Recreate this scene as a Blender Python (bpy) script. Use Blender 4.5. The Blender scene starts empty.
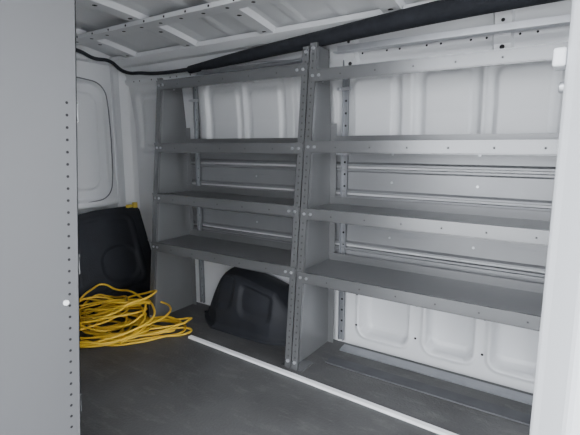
import bpy, bmesh, math, random
from mathutils import Vector, Matrix
random.seed(7)
S=bpy.context.scene
S.view_settings.view_transform='AgX'
S.view_settings.exposure=1.62

# ---------------- materials ----------------
def mat(name,col,rough=0.5,metal=0.0,var=0.06,scale=6.0,bump=0.0,bscale=60,scratch=None,spec=0.5):
    m=bpy.data.materials.new(name); m.use_nodes=True
    nt=m.node_tree; b=nt.nodes['Principled BSDF']
    b.inputs['Roughness'].default_value=rough; b.inputs['Metallic'].default_value=metal
    b.inputs['Specular IOR Level'].default_value=spec
    tc=nt.nodes.new('ShaderNodeTexCoord')
    n=nt.nodes.new('ShaderNodeTexNoise'); n.inputs['Scale'].default_value=scale; n.inputs['Detail'].default_value=6
    nt.links.new(tc.outputs['Object'],n.inputs['Vector'])
    r=nt.nodes.new('ShaderNodeValToRGB')
    r.color_ramp.elements[0].position=0.3; r.color_ramp.elements[1].position=0.7
    r.color_ramp.elements[0].color=(*[max(0,c*(1-var)) for c in col],1)
    r.color_ramp.elements[1].color=(*[min(1,c*(1+var)) for c in col],1)
    nt.links.new(n.outputs['Fac'],r.inputs['Fac'])
    last=r.outputs['Color']
    if scratch:
        n2=nt.nodes.new('ShaderNodeTexNoise'); n2.inputs['Scale'].default_value=scratch[1]; n2.inputs['Detail'].default_value=10; n2.inputs['Roughness'].default_value=0.75
        mp=nt.nodes.new('ShaderNodeMapping'); mp.inputs['Scale'].default_value=scratch[3]
        nt.links.new(tc.outputs['Object'],mp.inputs['Vector']); nt.links.new(mp.outputs['Vector'],n2.inputs['Vector'])
        r2=nt.nodes.new('ShaderNodeValToRGB'); r2.color_ramp.elements[0].position=scratch[2]; r2.color_ramp.elements[1].position=scratch[2]+0.12
        nt.links.new(n2.outputs['Fac'],r2.inputs['Fac'])
        mx=nt.nodes.new('ShaderNodeMixRGB'); mx.inputs['Color2'].default_value=(*scratch[0],1)
        mm=nt.nodes.new('ShaderNodeMath'); mm.operation='MULTIPLY'; mm.inputs[1].default_value=0.55
        nt.links.new(r2.outputs['Color'],mm.inputs[0]); nt.links.new(mm.outputs[0],mx.inputs['Fac'])
        nt.links.new(last,mx.inputs['Color1']); last=mx.outputs['Color']
    nt.links.new(last,b.inputs['Base Color'])
    if bump>0:
        n3=nt.nodes.new('ShaderNodeTexNoise'); n3.inputs['Scale'].default_value=bscale; n3.inputs['Detail'].default_value=4
        nt.links.new(tc.outputs['Object'],n3.inputs['Vector'])
        bp=nt.nodes.new('ShaderNodeBump'); bp.inputs['Strength'].default_value=bump; bp.inputs['Distance'].default_value=0.004
        nt.links.new(n3.outputs['Fac'],bp.inputs['Height']); nt.links.new(bp.outputs['Normal'],b.inputs['Normal'])
    return m
GREY=mat('shelf_grey_paint',(0.195,0.198,0.205),0.30,0.4,0.05,4,scratch=((0.25,0.255,0.265),9,0.62,(1,1,3)))
GREYL=mat('shelf_lip_paint',(0.23,0.235,0.243),0.26,0.6,0.05,4)
PANELG=mat('end_panel_grey_paint',(0.118,0.120,0.126),0.5,0.1,0.03,3)
WHITE=mat('van_white_paint',(0.67,0.68,0.70),0.33,0,0.03,3,scratch=((0.54,0.55,0.57),5,0.64,(1,1,1)))
OUTW=mat('exterior_white_paint',(0.66,0.68,0.71),0.3,0,0.01,3)
SLAT=mat('liner_slat_metal',(0.26,0.265,0.277),0.34,0.35,0.08,5,scratch=((0.20,0.21,0.23),8,0.56,(0.4,1,4)))
ZINC=mat('zinc_steel',(0.50,0.51,0.54),0.30,0.7,0.08,20)
STRUT=mat('galvanised_strut',(0.30,0.31,0.33),0.35,0.6,0.08,20)
BLACK=mat('black_plastic',(0.020,0.022,0.028),0.6,0,0.2,10,bump=0.3,bscale=200,spec=.35)
DARK=mat('dark_hole',(0.012,0.012,0.014),0.9,0,0.1)
SEAL=mat('grey_rubber_seal',(0.16,0.165,0.18),0.6,0,0.1)
FOAM=mat('black_headliner_foam',(0.012,0.014,0.02),0.85,0,0.3,30,bump=0.6,bscale=90)
FLOOR=mat('worn_rubber_floor',(0.078,0.078,0.080),0.62,0,0.22,5,bump=0.6,bscale=110,scratch=((0.135,0.134,0.132),14,0.52,(0.5,1.6,1)))
SILL=mat('dark_sill_rubber',(0.06,0.062,0.07),0.55,0,0.2,12)
STRIPW=mat('white_strip_plastic',(0.86,0.87,0.88),0.4,0,0.03,12)
YEL=mat('yellow_cord_pvc',(0.72,0.46,0.035),0.45,0,0.15,15)
YELP=mat('yellow_plastic',(0.75,0.55,0.08),0.45,0,0.1,15)
GROUND=mat('concrete_ground',(0.36,0.355,0.34),0.9,0,0.15,2,bump=0.5)

class MB:
    def __init__(s): s.bm=bmesh.new(); s.mats=[]
    def mi(s,m):
        if m not in s.mats: s.mats.append(m)
        return s.mats.index(m)
    def hexa(s,p,m):
        v=[s.bm.verts.new(q) for q in p]; i=s.mi(m)
        for f in ((3,2,1,0),(4,5,6,7),(0,1,5,4),(1,2,6,5),(2,3,7,6),(3,0,4,7)):
            s.bm.faces.new([v[k] for k in f]).material_index=i
    def box(s,a,b,m):
        x0,y0,z0=a;x1,y1,z1=b
        s.hexa([(x0,y0,z0),(x1,y0,z0),(x1,y1,z0),(x0,y1,z0),(x0,y0,z1),(x1,y0,z1),(x1,y1,z1),(x0,y1,z1)],m)
    def prism(s,pts,axis,a,b,m):
        def mk(p,t):
            if axis=='x': return (t,p[0],p[1])
            if axis=='y': return (p[0],t,p[1])
            return (p[0],p[1],t)
        A=[s.bm.verts.new(mk(p,a)) for p in pts]; B=[s.bm.verts.new(mk(p,b)) for p in pts]; i=s.mi(m)
        s.bm.faces.new(A).material_index=i; s.bm.faces.new(B[::-1]).material_index=i
        n=len(pts)
        for k in range(n):
            s.bm.faces.new((A[k],A[(k+1)%n],B[(k+1)%n],B[k])).material_index=i
    def disc(s,c,nrm,r,m,h=0.0006,seg=10):
        nrm=Vector(nrm).normalized(); q=nrm.to_track_quat('Z','Y'); i=s.mi(m); c=Vector(c)
        A=[];B=[]
        for k in range(seg):
            a=2*math.pi*k/seg; o=q@Vector((r*math.cos(a),r*math.sin(a),0))
            A.append(s.bm.verts.new(c+o)); B.append(s.bm.verts.new(c+o+nrm*h))
        s.bm.faces.new(B).material_index=i
        for k in range(seg):
            s.bm.faces.new((A[k],A[(k+1)%seg],B[(k+1)%seg],B[k])).material_index=i
    def grid(s,fn,nu,nv,m,mfn=None):
        V=[[s.bm.verts.new(fn(i/nu,j/nv)) for i in range(nu+1)] for j in range(nv+1)]
        k=s.mi(m)
        for j in range(nv):
            for i in range(nu):
                f=s.bm.faces.new((V[j][i],V[j][i+1],V[j+1][i+1],V[j+1][i])); f.material_index=k; f.smooth=True
    def obj(s,name,parent=None,bevel=0.0,smooth=False,normals=True):
        if normals: bmesh.ops.recalc_face_normals(s.bm,faces=s.bm.faces)
        me=bpy.data.meshes.new(name); s.bm.to_mesh(me); s.bm.free()
        for m in s.mats: me.materials.append(m)
        o=bpy.data.objects.new(name,me); S.collection.objects.link(o)
        if parent: o.parent=parent
        if bevel>0:
            b=o.modifiers.new('bevel','BEVEL'); b.width=bevel; b.segments=2; b.limit_method='ANGLE'
        if smooth:
            for p in me.polygons: p.use_smooth=True
        return o
def empty(name):
    e=bpy.data.objects.new(name,None); S.collection.objects.link(e); return e
def curve(name,splines,r,m,parent=None,cyclic=False,radii=None):
    c=bpy.data.curves.new(name,'CURVE'); c.dimensions='3D'; c.bevel_depth=r; c.bevel_resolution=3; c.resolution_u=6
    for pts in splines:
        sp=c.splines.new('BEZIER'); sp.bezier_points.add(len(pts)-1)
        for k,(bp,p) in enumerate(zip(sp.bezier_points,pts)):
            bp.co=p; bp.handle_left_type=bp.handle_right_type='AUTO'
            if radii: bp.radius=radii[k]
        sp.use_cyclic_u=cyclic
    c.use_fill_caps=True
    c.materials.append(m)
    o=bpy.data.objects.new(name,c); S.collection.objects.link(o)
    if parent:o.parent=parent
    return o
def sstep(a,b,x):
    t=max(0,min(1,(x-a)/(b-a))); return t*t*(3-2*t)
def rrect(x,z,cx,cz,hx,hz,r):
    dx=abs(x-cx)-(hx-r); dz=abs(z-cz)-(hz-r)
    return math.hypot(max(dx,0),max(dz,0))+min(max(dx,dz),0)-r

# ---------------- shelving ----------------
def yf(z): return 1.35+0.105*z
def yb(z): return 1.652 if z<0.98 else 1.652-0.10*(z-0.98)
def end_panel(name,x,side,H,parent,yf=yf,yb=yb,holes_side=True,fl=0.03,sgn=1,M=None,holes_front=True,z0h=.05,z1h=None):
    M=M or GREY
    b=MB(); t=0.002
    zs=[0,H] if H<0.98 else [0,0.98,H]
    back=[(yb(z),z) for z in zs[::-1]]
    b.prism([(yf(0),0),(yf(H),H)]+back,'x',x,x+side*t,M)
    x0,x1=sorted((x,x+side*fl))
    F=GREYL if M is GREY else M
    b.hexa([(x0,yf(0),0),(x1,yf(0),0),(x1,yf(0)+sgn*t,0),(x0,yf(0)+sgn*t,0),(x0,yf(H),H),(x1,yf(H),H),(x1,yf(H)+sgn*t,H),(x0,yf(H)+sgn*t,H)],F)
    xr=x+side*fl; xa,xb=sorted((xr,xr-side*t))
    b.hexa([(xa,yf(0),0),(xb,yf(0),0),(xb,yf(0)+sgn*.012,0),(xa,yf(0)+sgn*.012,0),(xa,yf(H),H),(xb,yf(H),H),(xb,yf(H)+sgn*.012,H),(xa,yf(H)+sgn*.012,H)],F)
    b.box((min(x,x+side*0.05),min(yf(0)+sgn*.004,yf(0)+sgn*.09),0),(max(x,x+side*0.05),max(yf(0)+sgn*.004,yf(0)+sgn*.09),0.003),F)
    y1=yb(0)
    b.box((x0,min(y1,y1-sgn*t),0),(x1,max(y1,y1-sgn*t),0.97),M)
    z=z0h
    while z<(z1h or H-0.03):
        if holes_front: b.disc((x+side*fl*.5,yf(z)-sgn*0.0003,z),(0,-sgn,0),0.0036,DARK)
        if holes_side:
            for sx in (1,-1):
                xx=x+side*t if sx*side>0 else x
                b.disc((xx,yf(z)+sgn*0.022,z),(sx,0,0),0.0030,DARK)
        z+=0.0254
    for z in (0.03,H-0.02):
        b.disc((x+side*fl*.5,yf(z),z),(0,-sgn,0),0.007,ZINC,0.004,6)
    return b.obj(name,parent)
def shelf(name,x0,x1,z,parent,yf=yf,yb=yb,sgn=1):
    b=MB(); t=0.002; f=yf(z); k=yb(z)-sgn*0.004
    def bx(a,c,m):
        b.box((a[0],min(a[1],c[1]),a[2]),(c[0],max(a[1],c[1]),c[2]),m)
    bx((x0,f,z+.012),(x1,k,z+.014),GREY)
    bx((x0,f-sgn*.004,z-.020),(x1,f-sgn*.002,z+.022),GREYL)
    bx((x0,f-sgn*.006,z+.017),(x1,f+sgn*.004,z+.022),GREYL)
    bx((x0,f-sgn*.004,z-.022),(x1,f+sgn*.012,z-.019),GREYL)
    bx((x0,k,z+.012),(x1,k-sgn*.002,z+.045),GREY)
    for fr in (0.35,0.7):
        y=f+(k-f)*fr
        bx((x0+.02,y-sgn*.015,z+.002),(x1-.02,y+sgn*.015,z+.012),GREY)
    for xe,s in ((x0,1),(x1,-1)):
        b.box((min(xe,xe+s*.002),min(f,k),z-.02),(max(xe,xe+s*.002),max(f,k),z+.012),GREY)
        for yy in (f+sgn*.04,f+sgn*.10):
            b.disc((xe+s*.002,yy,z-.006),(s,0,0),0.006,ZINC,0.004,6)
        for dx in (0.018,0.045):
            b.disc((xe+s*dx,f-sgn*.004,z),(0,-sgn,0),0.006,ZINC,0.004,6)
    n=int((x1-x0)/0.13)
    for i in range(1,n):
        b.disc((x0+(x1-x0)*i/n,f-sgn*.0041,z-.002),(0,-sgn,0),0.003,DARK)
    return b.obj(name,parent)
XM=-0.89; XL=-1.75
u1=empty('shelving_unit')
end_panel('end_panel_a',XL,1,1.20,u1,holes_front=False)
end_panel('end_panel_b',XM-.001,-1,1.25,u1)
for i,z in enumerate((.385,.625,.868,1.165)): shelf('shelf_%d'%(i+1),XL+.004,XM-.004,z,u1)
u2=empty('shelving_unit')
end_panel('end_panel_a',XM+.001,1,1.26,u2)
end_panel('end_panel_b',0.45,-1,1.26,u2)
for i,z in enumerate((.373,.620,.874,1.138)): shelf('shelf_%d'%(i+1),XM+.004,0.447,z,u2)
yfn=lambda z:0.475+0.07*z
ybn=lambda z:0.10
u3=empty('shelving_unit')
end_panel('end_panel_a',-0.90,-1,1.30,u3,yf=yfn,yb=ybn,sgn=-1,M=PANELG,holes_front=False,z0h=.18,z1h=.98)
end_panel('end_panel_b',-1.9,1,1.30,u3,yf=yfn,yb=ybn,sgn=-1,M=PANELG)
for i,z in enumerate((.30,.62,.95,1.25)): shelf('shelf_%d'%(i+1),-1.896,-0.904,z,u3,yf=yfn,yb=ybn,sgn=-1)
b=MB(); b.disc((-0.90,0.482,0.545),(1,0,0),0.006,STRIPW,0.004,8); b.disc((-0.90,0.30,0.545),(1,0,0),0.006,ZINC,0.004,8); b.obj('bolts',u3)

# ---------------- driver side wall ----------------
PCX=[-0.72+0.27*k+ (0.02 if k%2 else 0) for k in range(-6,5)]
def wall_y(x,z):
    y=1.685
    if z>1.0: y-=0.10*(z-1.0)+0.35*max(0,z-1.2)**2*4
    d=min(rrect(x,z,cx,1.01,0.118,0.17,0.04) for cx in PCX)
    y+=0.022*sstep(0.006,-0.008,d)
    d2=min(rrect(x,z,cx,1.01,0.085,0.135,0.03) for cx in PCX)
    y-=0.012*sstep(0.005,-0.006,d2)
    for cx,hx in ((-0.64,0.105),(-0.37,0.088),(-0.13,0.085),(0.12,0.09),(-2.0,0.10)):
        dd=rrect(x,z,cx,0.165,hx,0.105,0.035)
        y+=0.065*sstep(0.004,-0.008,dd)
        y-=0.008*sstep(0.022,0.014,abs(dd))
    y-=0.012*sstep(0.012,0.004,abs(z-0.315))
    y-=0.012*sstep(0.02,0.012,abs(z-1.235))
    return y
wl=empty('wall_left')
b=MB()
X0,X1=-2.34,0.75
b.grid(lambda u,v:(X0+(X1-X0)*u, wall_y(X0+(X1-X0)*u,1.36*v),1.36*v),440,200,WHITE)
b.obj('inner_skin',wl,normals=False)
b=MB(); b.box((X0,1.80,-0.03),(X1,1.82,1.5),WHITE); b.obj('outer_skin',wl)
b=MB()
z=0.345
n=5; h=0.112
for i in range(n):
    a=z+i*h; c=a+h-0.008; y=1.676
    b.prism([(y,a),(y-.014,a+.003),(y-.014,a+.010),(y-.003,a+.018),(y-.003,c-.016),(y-.014,c-.009),(y-.014,c-.002),(y,c)],'x',-1.745,0.46,SLAT)
    for x in (-1.3,-.62,-.3,.1):
        b.disc((x,y-.0035,(a+c)/2),(0,-1,0),.005,ZINC,.003,8)
b.obj('liner_slats',wl)
b=MB()
for x in (-1.68,-0.825):
    b.box((x-.012,1.652,0.02),(x-.010,1.668,1.22),STRUT); b.box((x+.010,1.652,0.02),(x+.012,1.668,1.22),STRUT)
    b.box((x-.012,1.664,0.02),(x+.012,1.668,1.22),STRUT)
    zz=.06
    while zz<1.2:
        b.disc((x,1.664,zz),(0,-1,0),0.005,DARK); zz+=.05
    for zz in (.33,.60,.84,1.10):
        b.box((x-.03,1.640,zz),(x+.03,1.652,zz+.012),ZINC)
        b.disc((x-.02,1.640,zz+.006),(0,-1,0),0.006,ZINC,0.006,6)
b.obj('vertical_struts',wl)
b=MB()
for x in (-0.80,-0.25,0.28,-1.35):
    zs=[1.17+0.02*i for i in range(8)]
    for q in range(7):
        a,c=zs[q],zs[q+1]; ya,yc=wall_y(x+.135,a)-.004,wall_y(x+.135,c)-.004
        b.hexa([(x-.025,ya-.018,a),(x+.025,ya-.018,a),(x+.035,ya+.01,a),(x-.035,ya+.01,a),(x-.025,yc-.018,c),(x+.025,yc-.018,c),(x+.035,yc+.01,c),(x-.035,yc+.01,c)],WHITE)
    b.disc((x,wall_y(x+.135,1.20)-.023,1.20),(0,-1,0),.008,DARK,.001)
    b.disc((x,wall_y(x+.135,1.28)-.024,1.28),(0,-1,0),.006,DARK,.001)
b.obj('upper_wall_ribs',wl)
b=MB()
for i in range(60):
    x=-2.2+i*0.05
    if i%3: b.disc((x,wall_y(x,1.235)-.0005,1.235),(0,-1,0),0.004,DARK)
for x in (-.50,-.245,0,.25,-.76):
    for z in (.24,.10):
        b.disc((x,wall_y(x,z)-.0005,z),(0,-1,0),0.005,DARK)
b.obj('slot_holes',wl)

b=MB(); b.box((-2.34,0.04,-.03),(-0.93,0.08,1.5),WHITE); b.obj('wall_right')
b=MB(); b.box((-2.34,0.04,-.03),(0.75,1.80,0),FLOOR)
b.obj('floor')
b=MB()
b.prism([(1.60,0),(1.60,.006),(1.62,.010),(1.645,.012),(1.645,0)],'x',-0.80,0.44,STRUT)
b.prism([(1.47,0),(1.472,.004),(1.53,.004),(1.532,0)],'x',-0.80,0.44,SILL)
b.obj('floor_sill_rail')
b=MB()
def strip(xa,ya,xb,yb2,w,h,m):
    b.hexa([(xa,ya-w,0),(xb,yb2-w,0),(xb,yb2,0),(xa,ya,0),(xa,ya-w+.002,h),(xb,yb2-w+.002,h),(xb,yb2-.002,h),(xa,ya-.002,h)],m)
strip(-1.44,1.345,0.30,1.265,.024,.010,STRIPW)
b.obj('floor_edge_strip',bevel=.002)

# wheel arch cover: moulded housing standing between the end panels, against the wall
b=MB()
def lin(a,b_,x): return max(0,min(1,(x-a)/(b_-a)))
def arch(u,v):
    x0,x1=-1.60,-0.93
    x=x0+(x1-x0)*u
    if u<.40: prof=lin(0.02,0.30,u)
    else: prof=1-0.22*lin(.42,.74,u)-0.66*lin(.74,1.0,u)
    prof=0.75*prof+0.25*sstep(0,1,prof)
    hz=0.025+0.245*prof
    bul=0.05+0.13*min(1,prof*1.15)**0.6
    rec=0.014*sstep(.02,-.02,rrect(u,v,.30,.36,.10,.12,.05))+0.014*sstep(.02,-.02,rrect(u,v,.60,.33,.13,.11,.05))
    if v<0.12: return (x,1.672-bul-0.03,0.012*v/0.12)
    if v<0.6:
        t=(v-.12)/.48; a=t*math.pi/2
        return (x,1.672-bul+rec+ bul*0.34*(1-math.cos(a)), hz*math.sin(a)**0.9)
    t=(v-.6)/.4
    return (x,1.672-bul*0.66+bul*0.66*t, hz+0.01*math.sin(t*math.pi))
b.grid(arch,90,60,BLACK)
b.obj('wheel_arch_cover',normals=False)
# ---------------- rear doors ----------------
def rear(name,y0,y1,mg):
    e=empty(name); b=MB(); cy=(y0+y1)/2; hw=(y1-y0)/2
    def f(u,v):
        y=y0+(y1-y0)*u; z=1.33*v; x=-2.30
        d=rrect(y,z,cy,0.90,hw-.035,0.33,0.10); x-=0.028*sstep(.004,-.010,d)
        d=rrect(y,z,cy,0.90,hw-.085,0.27,0.07); x+=0.014*sstep(.004,-.008,d)
        d=rrect(y,z,cy,0.30,hw-.035,0.22,0.06); x-=0.03*sstep(.004,-.010,d)
        x+=0.01*sstep(.02,.012,abs(z-.545))
        return (x,y,z)
    b.grid(f,130,200,WHITE); b.obj('inner_panel',e,normals=False)
    b=MB(); b.box((-2.37,y0,0),(-2.35,y1,1.45),WHITE); b.obj('outer_panel',e)
    pts=[];hx=hw-.030;hz=.335;r=.10
    for sx,sz,a0 in ((1,1,0),(-1,1,90),(-1,-1,180),(1,-1,270)):
        for k in range(4):
            a=math.radians(a0+30*k)
            pts.append((-2.298,cy+sx*(hx-r)+r*math.cos(a),.90+sz*(hz-r)+r*math.sin(a)))
    curve('window_blank_seal',[pts],.0035,SEAL,e,cyclic=True)
    return e
rear('door_1',0.865,1.60,1); rear('door_2',0.10,0.855,-1)
b=MB(); b.prism([(-2.34,1.605),(-2.28,1.605),(-2.25,1.62),(-2.22,1.66),(-2.20,1.70),(-2.34,1.70)],'z',0,1.36,WHITE)
b.box((-2.34,0.08,1.33),(-2.24,1.69,1.40),WHITE); b.obj('trim_1',bevel=.008)

# ---------------- ceiling ----------------
ce=empty('ceiling')
def cz(y): return 1.44-0.10*max(0,(y-0.9)/0.8)**2
b=MB()
def cf(u,v):
    x=-2.34+3.09*u; y=0.06+1.70*v
    return (x,y,cz(y)-0.004*sstep(.028,.014,abs(((x+2.0)%0.185)-.0925)))
b.grid(cf,360,60,WHITE)
b.obj('roof_skin',ce,normals=False)
b=MB(); b.box((-2.36,0.04,1.47),(0.77,1.82,1.49),WHITE); b.obj('roof_outer',ce)
b=MB()
for xc in (-2.05,-1.60,-1.15,-0.60,0.0,0.5):
    N=20
    for i in range(N):
        ya=0.08+1.58*i/N; yc=0.08+1.58*(i+1)/N
        a=cz(ya);c=cz(yc)
        def hat(y,zc): return [(xc-.07,y,zc-.005),(xc-.045,y,zc-.007),(xc-.034,y,zc-.028),(xc+.034,y,zc-.028),(xc+.045,y,zc-.007),(xc+.07,y,zc-.005)]
        A=[b.bm.verts.new(p) for p in hat(ya,a)];B=[b.bm.verts.new(p) for p in hat(yc,c)]
        k=b.mi(WHITE)
        for q in range(5): b.bm.faces.new((A[q],A[q+1],B[q+1],B[q])).material_index=k
        if i%2==0:
            b.disc((xc,(ya+yc)/2,(a+c)/2-.0285),(0,0,-1),0.010,DARK)
b.obj('roof_bows',ce)
b=MB()
for yc in (0.55,1.28):
    z0=cz(yc)
    b.box((-2.24,yc-.035,z0-.045),(0.75,yc+.035,z0-.027),WHITE)
    x=-2.2
    while x<.7:
        b.disc((x,yc,z0-.0455),(0,0,-1),0.008,DARK); b.disc((x+.06,yc-.0352,z0-.037),(0,-1,0),0.005,DARK); x+=.12
b.prism([(1.56,1.36),(1.56,1.34),(1.60,1.315),(1.655,1.31),(1.655,1.365)],'x',-2.24,0.75,WHITE)
b.obj('roof_stringers',ce,bevel=.003)
pts=[(-1.64,1.585,1.245),(-1.3,1.565,1.265),(-.85,1.55,1.290),(-.5,1.535,1.308),(-.17,1.52,1.318),(0.4,1.51,1.325)]
curve('headliner_edge_padding',[pts],0.028,FOAM,radii=[.65,.9,1.05,1.2,1.3,1.35])
cab=[(-2.22,1.0,1.385),(-2.22,1.25,1.37),(-2.21,1.37,1.36),(-2.20,1.44,1.335),(-2.18,1.52,1.33),(-2.16,1.59,1.285),(-2.05,1.62,1.27),(-1.9,1.61,1.255),(-1.75,1.60,1.25),(-1.64,1.585,1.248)]
curve('wiring_harness',[cab],0.0095,FOAM)
w=[]
for k in range(4):
    w.append([(-1.60+.02*k,1.585-.006*k,1.215+.005*k)]+[(-1.45+.15*i,1.58+random.uniform(-.006,.006),1.222+.004*k+random.uniform(-.008,.008)) for i in range(4)]+[(-.93,1.575,1.24+.004*k)])
curve('roof_wire_bundle',w,0.0025,ZINC)
b=MB()
b.prism([(1.56,1.195),(1.60,1.195),(1.60,1.235),(1.597,1.235),(1.597,1.198),(1.56,1.198)],'x',-1.60,-.90,ZINC)
b.prism([(1.57,1.235),(1.61,1.235),(1.61,1.265),(1.607,1.265),(1.607,1.238),(1.57,1.238)],'x',-.84,.40,ZINC)
b.obj('upper_mounting_rail')

# ---------------- leaning black panel ----------------
e=empty('plastic_trim_panel')
b=MB()
def pn(u,v):
    y=0.95+0.72*u
    ztop=0.525 - 0.05*lin(.6,0,u)-0.03*lin(.96,1.0,u)
    z=0.004+ (ztop)*v
    y+=0.02*(1-v)*u
    x=-2.04-0.155*v
    d=abs(rrect(u,v,0.48,0.55,0.40,0.37,0.10)); x+=0.006*sstep(.03,.01,d)
    d=rrect(u,v,0.70,0.42,0.15,0.18,0.14); x-=0.010*sstep(.02,-.02,d)
    return (x,y,z)
b.grid(pn,110,80,BLACK)
o=b.obj('sheet',e,normals=False)
m=o.modifiers.new('t','SOLIDIFY'); m.thickness=.008
b=MB(); b.box((-2.195,1.575,.520),(-2.175,1.61,.537),YELP); b.box((-2.195,1.62,.515),(-2.175,1.645,.547),YELP); b.obj('yellow_clips',e,bevel=.003)

# ---------------- extension cord ----------------
sp=[]
def loop(cx,cy,rx,ry,rot,z0,z1,turns=1.0,ph=0,j=.06):
    pts=[];n=int(13*turns)
    for i in range(n+1):
        a=ph+2*math.pi*turns*i/n
        x=rx*math.cos(a)*(1+random.uniform(-j,j)); y=ry*math.sin(a)*(1+random.uniform(-j,j))
        X=cx+x*math.cos(rot)-y*math.sin(rot); Y=cy+x*math.sin(rot)+y*math.cos(rot)
        z=z0+(z1-z0)*(0.5+0.5*math.sin(a+ph*1.3))+random.uniform(0,.008)
        if X<-1.98: z+= (-1.98-X)*0.5; X=max(X,-2.03)
        pts.append((X,Y,max(.007,z)))
    return pts
for k in range(16):
    sp.append(loop(-1.82+random.uniform(-.07,.06),1.18+random.uniform(-.09,.07),random.uniform(.11,.26),random.uniform(.10,.22),random.uniform(-.8,1.0),0.01+.004*k,0.02+.011*k,random.choice([1.0,1.4,1.8]),random.uniform(0,6.28)))
for k in range(5):
    sp.append(loop(-1.665+random.uniform(-.04,.03),1.23+random.uniform(-.03,.03),random.uniform(.15,.24),random.uniform(.06,.11),0.75+random.uniform(-.25,.2),0.008,0.02+.006*k,1.3,random.uniform(0,6)))
sp.append([(-1.75,1.12,.02),(-1.66,1.20,.01),(-1.60,1.30,.008),(-1.50,1.39,.008),(-1.47,1.36,.008),(-1.56,1.24,.008),(-1.66,1.10,.01),(-1.80,1.0,.01)])
sp.append([(-1.80,1.02,.02),(-1.68,1.06,.008),(-1.58,1.16,.008),(-1.53,1.27,.008),(-1.50,1.33,.008),(-1.54,1.40,.008),(-1.60,1.42,.008)])
curve('extension_cord',sp,0.005,YEL)

# ---------------- door pillar (right) ----------------
b=MB()
DX=.022
def pil(pts,m): b.prism([(p[0]+DX,p[1]) for p in pts],'z',-0.05,1.5,m)
pil([(-.035,.56),(-.045,.575),(-.045,.64),(-.02,.66),(.73,.66),(.73,.50),(.02,.50),(-.01,.515)],OUTW)
o=b.obj('door_frame_pillar',bevel=.006)
b=MB(); b.box((-.058+DX,.575,.965),(-.045+DX,.612,.985),OUTW); b.disc((-.045+DX,.60,.945),(-1,0,0),.007,ZINC,.006,8); b.obj('latch_striker',o,bevel=.003)

b=MB(); b.box((-8,-9,-.80),(8,8,-.75),GROUND); b.obj('ground')

w=bpy.data.worlds.new('sky'); S.world=w; w.use_nodes=True
bg=w.node_tree.nodes['Background']; bg.inputs['Color'].default_value=(0.93,0.96,1.0,1); bg.inputs['Strength'].default_value=2.4

cam=bpy.data.cameras.new('camera'); co=bpy.data.objects.new('camera',cam); S.collection.objects.link(co)
cam.sensor_width=36; cam.lens=36*436/580; cam.clip_start=.01
co.location=(0,0,.88)
yaw=math.radians(33.5); p=math.radians(9.4)
d=Vector((-math.sin(yaw)*math.cos(p),math.cos(yaw)*math.cos(p),-math.sin(p)))
co.rotation_euler=d.to_track_quat('-Z','Y').to_euler()
S.camera=co
